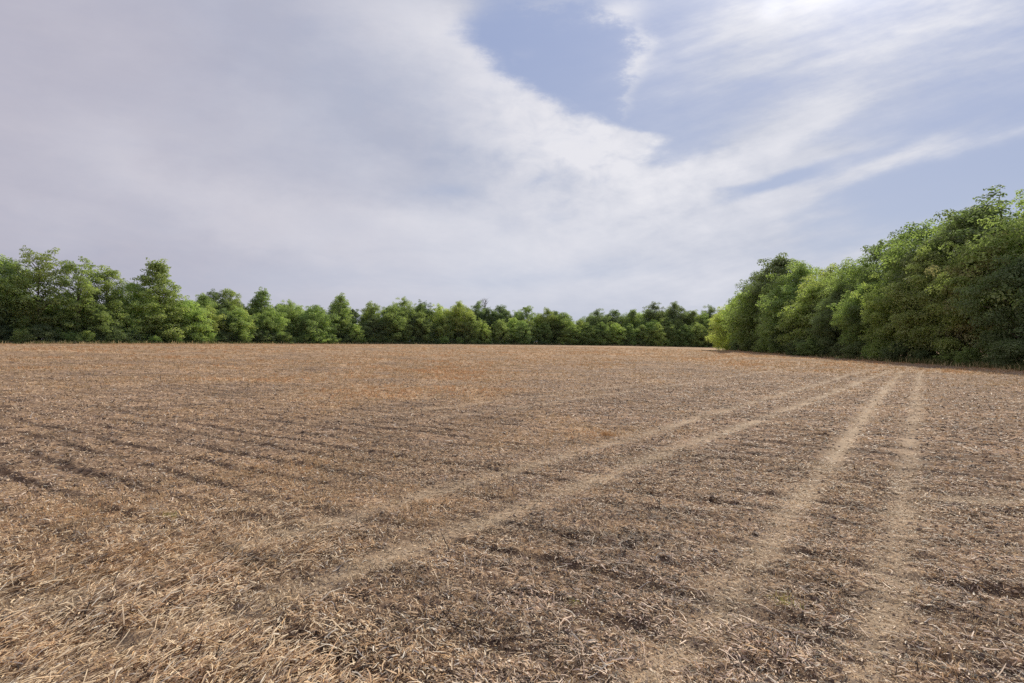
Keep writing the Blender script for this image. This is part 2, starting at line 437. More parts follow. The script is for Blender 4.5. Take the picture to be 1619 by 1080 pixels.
# ================================================================ straw litter and dry grass
def in_wood(X, Y):
    th = np.arctan2(X, Y); return np.hypot(X, Y) > np.interp(th, TH, RR) * .995
def ribbons(P0, P1, P2, W, C, name, mat, taper=1.0):
    """ribbon along a bent line through three points; W is the half-width vector"""
    n = len(P0)
    ws = (1.0, 1.0, taper)
    vs = np.stack([P0 - W, P0 + W, P1 - W * ws[1], P1 + W * ws[1], P2 - W * taper, P2 + W * taper], 1).reshape(-1, 3)
    b = np.arange(n)[:, None] * 6
    F = np.concatenate([b + np.array([[0, 1, 3, 2]]), b + np.array([[2, 3, 5, 4]])], 0)
    return np_mesh(name, vs, F, mat, False, None, np.repeat(C, 6, 0))

PAL = np.array([(.84, .68, .47), (.70, .51, .32), (.49, .335, .20), (.25, .16, .098), (.115, .073, .047), (.90, .82, .68), (.60, .39, .19), (.045, .030, .021)])
def scatter(rng, n, d0, d1, power):
    """points with a density falling with distance, over the field in front of and beside the viewpoint"""
    t = rng.random(n); p = 2 - power
    r = (d0 ** p + t * (d1 ** p - d0 ** p)) ** (1 / p)
    th = rng.uniform(R(-56), R(56), n)
    return r * np.sin(th), r * np.cos(th), r

def build_litter():
    rng = np.random.default_rng(5)
    X, Y, r = scatter(rng, 900000, 2.2, 60, 1.75)
    tr = tracks(X, Y); fu = furrow(X, Y); wd = weed(X, Y); hv = heavy(X, Y)
    clump = pn(X / .5, Y / .35, 61) + .6 * pn(X / .16, Y / .16, 62)
    keep = rng.random(len(X)) < np.clip(.46 + .62 * clump - .38 * tr - .26 * fu + .3 * hv, .08, 1)
    X, Y, r, tr, wd, hv = (a[keep] for a in (X, Y, r, tr, wd, hv)); n = len(X)
    kind = rng.random(n)
    ln = rng.gamma(2.0, .0155, n) + .016
    ln = np.where(kind > .990, rng.uniform(.10, .22, n), ln)
    ln = ln * (1 + .9 * hv * rng.random(n)) * (1 - .3 * tr)
    wid = np.where(ln > .12, rng.uniform(.0025, .005, n), rng.uniform(.0017, .0054, n))
    far = np.clip(r / 7, 1, 4)
    wid *= far ** .75; ln *= far ** .3
    az = rng.uniform(0, 2 * np.pi, n)
    pref = np.arctan2(.75, .65) + rng.normal(0, .5, n)          # the mown grass mostly lies one way
    az = np.where(rng.random(n) < .65 * hv, pref, az)
    rowaz = math.atan2(RT[1], RT[0]) + rng.normal(0, .45, n)
    az = np.where(rng.random(n) < .3 * (1 - hv), rowaz, az)
    el = np.abs(rng.normal(0, .13 + .10 * hv, n)); el = np.where(rng.random(n) < .05, rng.uniform(.4, 1.2, n), el)
    D = np.stack([np.cos(az) * np.cos(el), np.sin(az) * np.cos(el), np.sin(el)], -1)
    z = ground_z(X, Y) + rng.random(n) * .012 + hv * rng.random(n) * .05
    P0 = np.stack([X, Y, z], -1); P2 = P0 + D * ln[:, None]
    z2 = ground_z(P2[:, 0], P2[:, 1]); P2[:, 2] = np.maximum(P2[:, 2], z2 + .003)
    side = np.cross(D, np.array([0, 0, 1.0])); side /= np.linalg.norm(side, axis=1)[:, None] + 1e-9
    bend = rng.normal(0, .045, n) * ln
    P1 = (P0 + P2) / 2 + side * bend[:, None]; P1[:, 2] += np.abs(rng.normal(0, .09, n)) * ln
    roll = rng.normal(0, .5, n)
    W = side * np.cos(roll)[:, None] + np.cross(side, D) * np.sin(roll)[:, None]
    W *= wid[:, None]
    idx = rng.choice(8, n, p=[.14, .15, .13, .14, .18, .10, .04, .12])
    idx = np.where((rng.random(n) < .35 * hv), 0, idx)
    C = PAL[idx] * rng.uniform(.75, 1.2, n)[:, None]
    gr = np.clip(.35 + 1.2 * pn(X / 2.1, Y / 1.7, 95) + .4 * smooth(X, -2, 3) - .9 * hv, 0, .85)[:, None] * (rng.random(n) < .75)[:, None]
    C = C * (1 - gr) + gr * C.mean(1, keepdims=True) * np.array([1.27, 1.0, .79])
    S_, T_ = X * RN[0] + Y * RN[1], X * RT[0] + Y * RT[1]
    C = C * np.clip(.90 + .42 * pn(S_ / .42, T_ / 1.3, 96) + .30 * pn(S_ / 1.5, T_ / 3.5, 97) + .20 * pn(X / .2, Y / .2, 98) + .15 * hv, .35, 1.35)[:, None] * np.array([1.0, .975, .985])
    gold = (rng.random(n) < wd * .6)
    C = np.where(gold[:, None], np.array([.56, .355, .19]) * rng.uniform(.6, 1.2, n)[:, None], C)
    C = C * (1 - .55 * tr[:, None]) + .55 * tr[:, None] * np.array([.56, .445, .305]) * rng.uniform(.75, 1.25, n)[:, None]
    # fine chaff close by
    n2_ = 260000
    X, Y, r = scatter(rng, n2_, 2.2, 11, 1.6); tr = tracks(X, Y)
    az = rng.uniform(0, 6.283, n2_); l2 = rng.uniform(.005, .022, n2_) * np.clip(r / 5, 1, 1.8)
    D = np.stack([np.cos(az), np.sin(az), rng.normal(0, .25, n2_)], -1)
    Q0 = np.stack([X, Y, ground_z(X, Y) + .003 + rng.random(n2_) * .006], -1); Q2 = Q0 + D * l2[:, None]; Q1 = (Q0 + Q2) / 2 + rng.normal(0, .001, (n2_, 3))
    W2 = np.stack([-np.sin(az), np.cos(az), rng.normal(0, .5, n2_)], -1) * (rng.uniform(.0010, .0032, n2_) * np.clip(r / 5, 1, 1.8))[:, None]
    C2 = PAL[rng.choice(8, n2_, p=[.14, .15, .13, .14, .18, .10, .04, .12])] * rng.uniform(.7, 1.15, n2_)[:, None]
    C2 = C2 * (1 - .5 * tr[:, None]) + .5 * tr[:, None] * np.array([.54, .425, .29]) * rng.uniform(.8, 1.2, n2_)[:, None]
    P0, P1, P2, W, C = np.vstack([P0, Q0]), np.vstack([P1, Q1]), np.vstack([P2, Q2]), np.vstack([W, W2]), np.vstack([C, C2])
    C = C * np.array([1.13, 1.12, 1.06]); C = C / np.maximum(1, C.max(1, keepdims=True) / .85)
    o = link('straw_litter', ribbons(P0, P1, P2, W, np.clip(C, 0, .88), 'straw_litter', M_straw, .6))
    tag(o, 'chopped pale brown straw and crop residue lying over the field', 'straw', kind='stuff')

def blades(rng, X, Y, z0, hgt, nb, spread, wid, C, name, mat, lean=.5):
    n = len(X)
    rep = lambda a: np.repeat(a, nb, 0)
    X, Y, z0, hgt, wid, C = (rep(a) for a in (X, Y, z0, hgt, wid, C)); n = len(X)
    az = rng.uniform(0, 2 * np.pi, n); ln = np.abs(rng.normal(0, lean, n))
    ox = rng.normal(0, spread, n) * hgt; oy = rng.normal(0, spread, n) * hgt
    h = hgt * rng.uniform(.45, 1.1, n)
    D = np.stack([np.cos(az), np.sin(az), np.zeros(n)], -1)
    P0 = np.stack([X + ox, Y + oy, z0 - .01], -1)
    P1 = P0 + D * (h * ln * .35)[:, None] + np.array([0, 0, 1.]) * (h * .6)[:, None]
    P2 = P0 + D * (h * ln)[:, None] + np.array([0, 0, 1.]) * (h * np.clip(1 - .25 * ln, .3, 1))[:, None]
    a2 = rng.uniform(0, np.pi, n)
    W = np.stack([np.cos(a2), np.sin(a2), np.zeros(n)], -1) * wid[:, None]
    C = C * rng.uniform(.65, 1.25, n)[:, None]
    return link(name, ribbons(P0, P1, P2, W, np.clip(C, 0, .85), name, mat, .25))

def build_grass():
    rng = np.random.default_rng(9)
    X, Y, r = scatter(rng, 120000, 2.6, 125, 1.5)
    wd = weed(X, Y); tr = tracks(X, Y); fu = furrow(X, Y)
    cl = pn(X / .8, Y / .8, 71) + .7 * pn(X / .25, Y / .25, 72)
    keep = (rng.random(len(X)) < np.clip(.10 + .95 * wd + .35 * cl - .5 * tr - .2 * fu, .02, 1)) & ~in_wood(X, Y)
    X, Y, r, wd = X[keep], Y[keep], r[keep], wd[keep]; n = len(X)
    h = rng.uniform(.035, .10, n) * (.8 + .7 * wd) * np.clip(r / 25, 1, 1.6)
    w = .0016 * np.clip(r / 4, 1, 9)
    t = rng.random(n)[:, None]
    C = np.array([.56, .37, .20]) * (1 - t) + np.array([.48, .37, .23]) * t
    rust = (rng.random(n) < np.clip(wd - .3, 0, .6))[:, None]
    C = np.where(rust, np.array([.56, .335, .175]), C)
    o = blades(rng, X, Y, ground_z(X, Y), h, 7, .5, w, C, 'dry_grass', M_grass)
    tag(o, 'short tan and rust dry grass standing among the stubble', 'dry grass', kind='stuff')

def build_clods():
    rng = np.random.default_rng(12)
    X, Y, r = scatter(rng, 60000, 2.2, 26, 1.5)
    fu = furrow(X, Y); tr = tracks(X, Y)
    k = rng.random(len(X)) < np.clip(.35 + .5 * pn(X / .4, Y / .4, 88) + .5 * fu - .25 * tr, .05, 1)
    X, Y, r, tr = X[k], Y[k], r[k], tr[k]; n = len(X)
    sz = (.004 + rng.gamma(1.6, .0042, n)) * np.clip(r / 9, 1, 1.7) * (1 - .3 * tr); sz = np.minimum(sz, .035)
    base = np.array([(1, 0, 0), (-1, 0, 0), (0, 1, 0), (0, -1, 0), (0, 0, 1), (0, 0, -1), (.62, .62, .5), (-.62, .62, .5), (-.62, -.62, .5), (.62, -.62, .5)], float)
    F0 = np.array([(4, 0, 6), (4, 6, 2), (4, 2, 7), (4, 7, 1), (4, 1, 8), (4, 8, 3), (4, 3, 9), (4, 9, 0), (0, 5, 2), (2, 5, 1), (1, 5, 3), (3, 5, 0), (0, 2, 6), (2, 1, 7), (1, 3, 8), (3, 0, 9)])
    V_ = base[None] * rng.uniform(.6, 1.3, (n, 10, 1)) * sz[:, None, None] * np.array([1.2, 1, .7])
    a = rng.uniform(0, 6.283, n); c, s_ = np.cos(a)[:, None], np.sin(a)[:, None]
    V_ = np.stack([V_[..., 0] * c - V_[..., 1] * s_, V_[..., 0] * s_ + V_[..., 1] * c, V_[..., 2]], -1)
    V_ += np.stack([X, Y, ground_z(X, Y) + sz * .15], -1)[:, None]
    F = (np.arange(n)[:, None, None] * 10 + F0[None]).reshape(-1, 3)
    t = rng.random(n)[:, None]
    C = np.array([.10, .062, .040]) * (1 - t) + np.array([.30, .205, .14]) * t
    C = np.repeat(C, 10, 0)
    o = link('soil_clods', np_mesh('soil_clods', V_.reshape(-1, 3), F, straw_material('soil_clod', 0.0), False, None, C))
    tag(o, 'crumbly brown soil clods and grit between the straw', 'soil', kind='stuff')

def build_fringe():
    rng = np.random.default_rng(10)
    th = rng.uniform(R(-56), R(50), 26000)
    rr = np.interp(th, TH, RR); r = rr * (1 - .004) + rng.exponential(1.4, len(th)) * np.where(rng.random(len(th)) < .25, -.5, 1)
    X, Y = r * np.sin(th), r * np.cos(th)
    g = rng.random(len(th)) < .5 + .35 * pn(X / 6, Y / 6, 81)
    C = np.where(g[:, None], np.array([.10, .12, .035]), np.array([.52, .42, .22]))
    h = rng.uniform(.25, .85, len(th)) * (1 + .3 * pn(X / 4, Y / 4, 82)) * np.where(g, 1.0, .75)
    o = blades(rng, X, Y, ground_z(X, Y), h, 5, .4, .010 * np.clip(r / 30, 1, 4), C, 'edge_grass', M_green, .35)
    tag(o, 'rough green and tan grass along the foot of the woods', 'grass', kind='stuff')

# ================================================================ trees
def tube(pts, rad, sides=6):
    pts = np.array(pts, float); n = len(pts); a = np.arange(sides) * 2 * np.pi / sides
    vs = []
    for i in range(n):
        d = pts[min(i + 1, n - 1)] - pts[max(i - 1, 0)]; d /= np.linalg.norm(d) + 1e-9
        s = np.cross(d, [0.3, 1, 0.1]); s /= np.linalg.norm(s) + 1e-9; t = np.cross(d, s)
        vs.append(pts[i] + rad[i] * (np.cos(a)[:, None] * s + np.sin(a)[:, None] * t))
    F = []
    for i in range(n - 1):
        for k in range(sides):
            F.append((i * sides + k, i * sides + (k + 1) % sides, (i + 1) * sides + (k + 1) % sides, (i + 1) * sides + k))
    return np.vstack(vs), np.array(F)
def join(parts):
    V_, F, o = [], [], 0
    for v_, f_ in parts: V_.append(v_); F.append(f_ + o); o += len(v_)
    return np.vstack(V_), np.vstack(F)

PROF = {
    'oak':    lambda t: math.sqrt(max(0, 1 - (2 * abs(t - .45)) ** 2.3)) if t > .45 else .62 + .38 * t / .45,
    'egg':    lambda t: (.75 + .25 * t / .3) if t < .3 else math.sqrt(max(0, 1 - ((t - .3) / .7) ** 2)),
    'cone':   lambda t: (1 - t) ** .8 * .95 + .07,
    'narrow': lambda t: .75 + .25 * math.sin(t * 5) if t < .6 else .9 * math.sqrt(max(0, 1 - ((t - .6) / .4) ** 2)) + .05,
    'gappy':  lambda t: .45 + .5 * math.sin(t * math.pi * .95),
}
def proto(seed, prof, H, Rc, t0, limbs, dens, leaf, pr, flat=.7, trunk_r=.22):
    """returns trunk, limb and crown meshes for a tree H metres tall"""
    rng = np.random.default_rng(seed); f = PROF[prof]
    lean = rng.normal(0, .02, 2) * H
    def axis(t): return np.array([lean[0] * t + .12 * math.sin(4 * t + seed), lean[1] * t + .12 * math.cos(5 * t + seed), H * t])
    tp = [axis(t) for t in np.linspace(0, .86, 9)]
    tp[0][2] = -.4
    trv, trf = tube(tp, [trunk_r * (1.35 if i == 0 else 1 - .1 * i) for i in range(9)], 8)
    P, Rd, limbsV = [], [], []
    lob = rng.uniform(.72, 1.18, 7)
    for i in range(limbs):
        t = (i + rng.random()) / limbs; z = t0 + (1 - t0) * t
        az = i * 2.39996 + rng.normal(0, .35)
        Lr = Rc * f(t) * rng.uniform(.68, 1.08) * lob[int(az % 6.283 / 6.283 * 7)]
        if prof in ('cone', 'narrow') and t > .6: Lr = min(Lr, Rc * f(t) * .9)
        up = .15 + .55 * t
        a0 = axis(max(.04, z - .10 - .35 * Lr / H * (1 if t > .3 else .4)))
        end = axis(min(z, .985)) * np.array([1, 1, 0]) + np.array([math.cos(az) * Lr, math.sin(az) * Lr, z * H])
        mid = a0 * .45 + end * .55 + np.array([0, 0, .10 * Lr]) + rng.normal(0, .12, 3)
        limbsV.append(tube([a0, mid, end], [.085 * (1.2 - t) + .02, .05 * (1.2 - t) + .015, .012], 5))
        for q in (.50, .78, 1.0):
            if q == .5 and Lr < Rc * .45: continue
            c = (a0 * (1 - q) ** 2 + 2 * mid * q * (1 - q) + end * q * q) + rng.normal(0, .22, 3) * pr * 1.2
            P.append(c); Rd.append(pr * rng.uniform(.65, 1.2) * ((1.15 - .72 * t) if prof == 'cone' else (1.0 if t < .8 else .78)))
            if rng.random() < .75 and t < .78:
                c2 = c + np.clip(rng.normal(0, .8, 3), -1.2, 1.2) * np.array([1, 1, .55]) * pr
                P.append(c2); Rd.append(pr * rng.uniform(.4, .8))
    for k in range(int(limbs * 1.5)):
        t = rng.random() ** .8 * .97; az = rng.uniform(0, 6.283); q = Rc * f(t) * rng.uniform(.55, .95) * lob[int(az % 6.283 / 6.283 * 7)]
        P.append(axis(t0 + (1 - t0) * t * .96) + np.array([math.cos(az) * q, math.sin(az) * q, 0])); Rd.append(pr * rng.uniform(.5, 1.0))
    for k in range(7):
        P.append(axis(.58 + .05 * k) + rng.normal(0, .3, 3)); Rd.append(pr * (1.0 - .07 * k) * (.8 if prof == 'cone' else 1))
    for k in range(3):
        P.append(axis(.90 + .03 * k) * np.array([1, 1, 1 - .3 * pr / H]) + rng.normal(0, .15, 3)); Rd.append(pr * (.8 - .15 * k) * (.55 if prof == 'cone' else 1))
    P = np.array(P); Rd = np.array(Rd)
    # sprays sticking out of the outline
    ns = int(len(P) * .8); j = rng.integers(0, len(P), ns); d = rng.normal(0, 1, (ns, 3)); d[:, 2] = np.abs(d[:, 2]) * .9; d /= np.linalg.norm(d, axis=1)[:, None]
    P2 = P[j] + d * Rd[j][:, None] * rng.uniform(.8, 1.05, ns)[:, None]
    P = np.vstack([P, P2]); Rd = np.concatenate([Rd, Rd[j] * rng.uniform(.28, .48, ns)])
    cnt = np.maximum(6, (dens * Rd ** 2 / leaf ** 2).astype(int)); idx = np.repeat(np.arange(len(P)), cnt); n = len(idx)
    d = rng.normal(0, 1, (n, 3)); d /= np.linalg.norm(d, axis=1)[:, None]
    rad = rng.random(n) ** .28
    low = (d[:, 2] < -.15) & (rng.random(n) < .65); d[low, 2] *= -1
    C = P[idx] + d * (Rd[idx] * rad)[:, None] * np.array([1, 1, flat])
    C[:, 2] = np.maximum(C[:, 2], .05 + .2 * rng.random(n))
    nrm = d * .9 + np.array([0, 0, .55]) + rng.normal(0, .34, (n, 3)); nrm /= np.linalg.norm(nrm, axis=1)[:, None]
    tg = np.cross(nrm, rng.normal(0, 1, (n, 3))); tg /= np.linalg.norm(tg, axis=1)[:, None] + 1e-9
    bt = np.cross(nrm, tg); s = leaf * rng.uniform(.6, 1.25, n)[:, None]
    V_ = np.stack([C - tg * s * .5, C + bt * s * .30 + nrm * s * .07, C + tg * s * .5 - nrm * s * .1, C - bt * s * .30 + nrm * s * .07], 1).reshape(-1, 3)
    F = np.arange(n * 4).reshape(-1, 4)
    pv = rng.random(len(P))[idx]; H = float(np.quantile(C[:, 2], .9995))
    crown = np_mesh('crown', V_, F, FOL['mid'], False, {'puff': np.repeat(pv, 4)})
    lv, lf = join(limbsV)
    return dict(H=H, trunk=np_mesh('trunk', trv, trf, M_bark, True), limbs=np_mesh('limbs', lv, lf, M_bark, True), crown=crown)

def make_tree(name, pr_, x, y, h, wf=1.0, rot=0.0, fol='mid', bark=None, limbs=True):
    t = bpy.data.objects.new(name, None); scene.collection.objects.link(t)
    t.empty_display_size = .5
    z = float(macro(np.array([x]), np.array([y]))[0]) - .05
    t.location = (x, y, z); s = h / pr_['H']; t.scale = (s * wf, s * wf, s); t.rotation_euler = (0, 0, rot)
    tk = link('trunk', pr_['trunk'], t)
    if limbs:
        lb = link('limbs', pr_['limbs'], tk)
    cr = link('crown', pr_['crown'], t)
    cr.material_slots[0].link = 'OBJECT'; cr.material_slots[0].material = FOL[fol]
    if bark:
        for q in ((tk, lb) if limbs else (tk,)):
            q.material_slots[0].link = 'OBJECT'; q.material_slots[0].material = bark
    return t

ORD = ['first', 'second', 'third', 'fourth', 'fifth', 'sixth', 'seventh', 'eighth', 'ninth', 'tenth', 'eleventh', 'twelfth', 'thirteenth',
       'fourteenth', 'fifteenth', 'sixteenth', 'seventeenth', 'eighteenth', 'nineteenth']
TEN = {2: 'twent', 3: 'thirt', 4: 'fort', 5: 'fift', 6: 'sixt', 7: 'sevent', 8: 'eight', 9: 'ninet'}
def ordinal(n):
    if n < 20: return ORD[n - 1]
    t, u_ = divmod(n, 10)
    return TEN[t] + 'ieth' if u_ == 0 else TEN[t] + 'y-' + ORD[u_ - 1]

def far_depth(x): 
    return float(np.interp(x, [e[0] for e in EDGE], [e[1] for e in EDGE]))
def right_depth(x): return RX0 / ((x - 809.5) / FP - RSL)
def top_height(px, d, ytop):
    x = (px - 809.5) / FP * d
    return HC + (HOR - ytop) / FP * d - float(macro(np.array([x]), np.array([d]))[0]) + .05

def build_trees():
    rnd = random.Random(3)
    K = {
        'oak':   [proto(s, 'oak', 13, 5.4, .16, 38, 7.5, .27, 1.35) for s in (1, 2, 3)],
        'egg':   [proto(s, 'egg', 9, 4.1, .05, 38, 7.5, .25, 1.05, .75, .16) for s in (4, 5, 6)],
        'cone':  [proto(s, 'cone', 13, 5.0, .06, 60, 7.5, .26, 1.0, .65) for s in (7, 8)],
        'narrow':[proto(s, 'narrow', 13, 3.3, .10, 38, 7.5, .26, 1.0) for s in (9, 10)],
        'gappy': [proto(s, 'gappy', 14, 4.3, .22, 34, 8.0, .26, .9, .6) for s in (11, 12)],
        'bush':  [proto(s, 'egg', 3, 2.1, .03, 20, 8.0, .17, .65, .8, .05) for s in (13, 14, 15)],
    }
    names = {'oak': 'leafy_tree', 'egg': 'bushy_tree', 'cone': 'pointed_tree', 'narrow': 'slender_tree', 'gappy': 'open_tree', 'bush': 'bush'}
    # ---- far wood, the trees one can tell apart: column, top row, metres behind the edge, kind, width, colour, label
    FAR = [
        (8, 405, 3.5, 'oak', 1.0, 'mid', 'leafy green tree cut off by the left edge of the picture'),
        (62, 391, 2.5, 'gappy', 1.0, 'mid', 'tallest tree at far left with sky gaps and dark trunk showing'),
        (126, 409, 2.5, 'gappy', 1.0, 'mid', 'tall open-topped tree just right of the tallest left tree'),
        (166, 421, 3.5, 'narrow', .95, 'mid', 'slender-topped green tree between open-topped tree and low rounded crown'),
        (207, 445, 4, 'oak', .95, 'fresh', 'lower fresh green rounded tree just left of the tall pointed tree'),
        (257, 410, 3.5, 'cone', 1.15, 'mid', 'tall pointed tree standing above the left part of the wood'),
        (296, 474, 2.5, 'egg', 1.0, 'fresh', 'bright bushy tree at the right foot of the tall pointed tree'),
        (322, 464, 6, 'oak', .8, 'mid', 'round green crown rising just right of the pointed tree gap'),
        (342, 457, 8, 'narrow', .9, 'dark', 'left of two small peaked crowns behind the bright bushy trees'),
        (363, 456, 8, 'narrow', .85, 'mid', 'right of two small peaked crowns behind the bright bushy trees'),
        (330, 484, 2.5, 'egg', 1.0, 'fresh', 'low bright green tree left of the tidy rounded bushy tree'),
        (376, 484, 1.5, 'egg', 1.0, 'mid', 'tidy rounded bushy green tree with foliage down to the field'),
        (413, 454, 7, 'cone', 1.1, 'mid', 'small pointed crown peaking above the bushy trees left of centre'),
        (430, 487, 2.5, 'egg', 1.0, 'fresh', 'fresh green bushy tree in front of the small pointed crown'),
        (462, 474, 5, 'oak', .8, 'olive', 'olive green round tree right of the small pointed crown'),
        (497, 482, 1.5, 'egg', 1.05, 'olive', 'olive bushy tree with pale right flank reaching the ground'),
        (537, 463, 5, 'cone', 1.15, 'mid', 'peaked tree with pale trunk left of centre'),
        (563, 511, .8, 'egg', 1.0, 'fresh', 'small bright green tree at the foot of the pale-trunked peaked tree'),
        (586, 476, 5, 'narrow', .95, 'mid', 'upright green tree right of the pale-trunked peaked tree'),
        (624, 482, 2.0, 'egg', .95, 'mid', 'rounded bushy tree below the ragged crown left of centre'),
        (643, 470, 7, 'oak', .8, 'mid', 'ragged tall crown left of centre, highest of its stretch'),
        (671, 474, 7, 'gappy', .9, 'dark', 'thin open crown with leafy tufts right of the ragged tall crown'),
        (668, 492, 2, 'egg', .9, 'mid', 'low bushy tree below the thin open crown'),
        (697, 480, 4, 'oak', .75, 'fresh', 'left of two broad bright green crowns near centre'),
        (727, 476, 4, 'oak', .85, 'fresh', 'right of two broad bright green crowns near centre'),
        (745, 497, 1.5, 'egg', .85, 'mid', 'low bushy tree under the right broad bright crown'),
        (757, 476, 10, 'oak', .75, 'dark', 'dark crown with bare twigs above it near centre'),
        (790, 482, 10, 'oak', .8, 'dark', 'dark broad crown behind the two low pale bushy trees'),
        (769, 512, 1, 'egg', .8, 'fresh', 'smallest bright tree at field edge near the centre'),
        (792, 505, 1.5, 'egg', .9, 'olive', 'left of two low pale bushy trees at the centre of the edge'),
        (826, 507, 1.2, 'egg', .95, 'olive', 'right of two low pale bushy trees at the centre of the edge'),
        (834, 483, 8, 'narrow', .9, 'mid', 'bright topped upright tree right of centre'),
        (866, 486, 5, 'oak', .8, 'mid', 'broad green crown just left of the dip in the skyline'),
        (891, 494, 4, 'egg', 1.0, 'mid', 'rounded tree sloping down into the dip in the skyline'),
        (917, 505, 3.5, 'egg', 1.0, 'fresh', 'low tree at the dip in the skyline right of centre'),
        (943, 488, 7, 'oak', .9, 'dark', 'dark broad crown just right of the dip in the skyline'),
        (972, 489, 8, 'oak', .9, 'dark', 'second dark crown right of the dip in the skyline'),
        (1001, 489, 6, 'oak', .8, 'mid', 'mid green crown left of the two dark domed crowns'),
        (1030, 477, 10, 'oak', .8, 'dark', 'left of two high dark domed crowns at right'),
        (1068, 477, 10, 'oak', .8, 'dark', 'right of two high dark domed crowns at right'),
        (1097, 490, 7, 'oak', .75, 'mid', 'green crown between the domed crowns and the right wood'),
        (1126, 482, 12, 'oak', .8, 'dark', 'dark rounded crown half behind the corner of the right wood'),
    ]
    tones = {'mid': 'green', 'fresh': 'bright green', 'dark': 'dark green', 'olive': 'olive green', 'brown': 'brownish'}
    k = 0
    for px, yt, back, kind, wf, fol, lab in FAR:
        d = far_depth(px) + back; x = (px - 809.5) / FP * d
        p = K[kind][k % len(K[kind])]; k += 1
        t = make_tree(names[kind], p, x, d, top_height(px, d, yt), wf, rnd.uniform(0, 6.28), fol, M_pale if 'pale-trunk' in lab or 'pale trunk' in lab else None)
        tag(t, lab, 'tree', 'trees along the edge of the far wood')
    # ---- low front trees of the shaded corner
    xs = [905, 928, 950, 972, 995, 1016, 1038, 1060, 1082, 1104, 1124]
    for i, px in enumerate(xs):
        d = far_depth(px) + 1.2; x = (px - 809.5) / FP * d
        t = make_tree('bushy_tree', K['egg'][i % 3], x, d, top_height(px, d, 508 + rnd.uniform(-2, 6)), 1.0, rnd.uniform(0, 6.28), 'mid' if i % 3 else 'fresh')
        tag(t, f'low dark-footed bushy tree below the domed crowns, {ordinal(i + 1)} from the left', 'tree', 'low trees at the shaded far corner')
    # ---- the rest of the far wood behind and between
    path = [edge_xy(i) for i in range(2, len(EDGE))] 
    path = [((-160), 60)] + path + [(74, 168)]
    seg = []; s = 0
    for a, b in zip(path[:-1], path[1:]):
        ln = math.hypot(b[0] - a[0], b[1] - a[1]); seg.append((s, ln, a, b)); s += ln
    def along(q):
        for s0, ln, a, b in seg:
            if q <= s0 + ln or (s0, ln, a, b) == seg[-1]:
                f = (q - s0) / ln; nx, ny = -(b[1] - a[1]) / ln, (b[0] - a[0]) / ln
                return a[0] + (b[0] - a[0]) * f, a[1] + (b[1] - a[1]) * f, nx, ny
    SKX = [-400, 0, 62, 95, 128, 166, 190, 220, 257, 290, 340, 370, 413, 440, 500, 537, 560, 640, 690, 727, 760, 830, 880, 910, 950, 1000, 1050, 1100, 1150, 1300]
    SKY = [425, 435, 465, 465, 462, 462, 464, 462, 462, 474, 466, 470, 470, 477, 480, 474, 482, 476, 483, 480, 482, 486, 490, 503, 492, 492, 484, 490, 484, 480]
    extra = []
    for row, (off, step, drop) in enumerate(((3.0, 4.6, 8), (8.5, 5.2, 1), (14, 6.6, 1))):
        q = 2.0
        while q < s:
            x, y, nx, ny = along(q); j = rnd.uniform(-1, 1)
            x += nx * (off + j); y += ny * (off + j); q += step * rnd.uniform(.8, 1.25)
            px = 809.5 + FP * x / y
            yt = np.interp(px, SKX, SKY) + drop + abs(rnd.gauss(0, 6)) + (8 if row == 0 else 0)
            h = top_height(px, y, yt)
            if px > 1170 or px < -160: continue
            kind = rnd.choice(['egg', 'oak', 'egg'] if row == 2 else ['oak', 'oak', 'egg', 'narrow'] if row else ['egg', 'oak', 'egg'])
            fol = rnd.choice(['mid', 'mid', 'dark', 'olive'] if row else ['mid', 'mid', 'fresh', 'dark'])
            t = make_tree(names[kind], rnd.choice(K[kind]), x, y, h, rnd.uniform(.85, 1.05) * (.85 if kind == 'oak' else 1), rnd.uniform(0, 6.28), fol)
            extra.append((row, px, t))
    ANCH = [(-40, 'the left edge of the picture'), (62, 'the tallest left tree'), (126, 'the open-topped left tree'), (166, 'the slender-topped left tree'), (207, 'the low fresh green tree'),
            (257, 'the tall pointed tree'), (296, 'the bright bush-like tree'), (342, 'the two small peaks'), (376, 'the tidy rounded tree'), (413, 'the small pointed crown'),
            (462, 'the olive round tree'), (497, 'the pale-flanked olive tree'), (537, 'the pale-trunked peaked tree'), (586, 'the upright green tree'), (643, 'the ragged tall crown'),
            (697, 'the left broad bright crown'), (727, 'the right broad bright crown'), (757, 'the bare twigs'), (800, 'the two low pale trees'), (850, 'the crown left of the skyline dip'),
            (915, 'the dip in the skyline'), (943, 'the dark crown right of the dip'), (1000, 'the crown left of the domes'), (1030, 'the left domed crown'), (1068, 'the right domed crown'), (1110, 'the corner of the right wood')]
    extra.sort(key=lambda e: (e[0], e[1])); cnt = {}
    for row, px, t in extra:
        i = min(range(len(ANCH)), key=lambda j: abs(ANCH[j][0] - px)); k_ = cnt.setdefault((row, i), []); k_.append(t)
    for (row, i), ts in cnt.items():
        for j, t in enumerate(ts):
            w = ('front gap tree beside ', 'second-row tree behind ', 'deep back tree far behind ')[row] + ANCH[i][1]
            if len(ts) > 1: w += ', ' + ordinal(j + 1) + ' one'
            tag(t, w, 'tree', ('front gap trees of the far wood', 'second row trees of the far wood', 'deep trees of the far wood')[row])
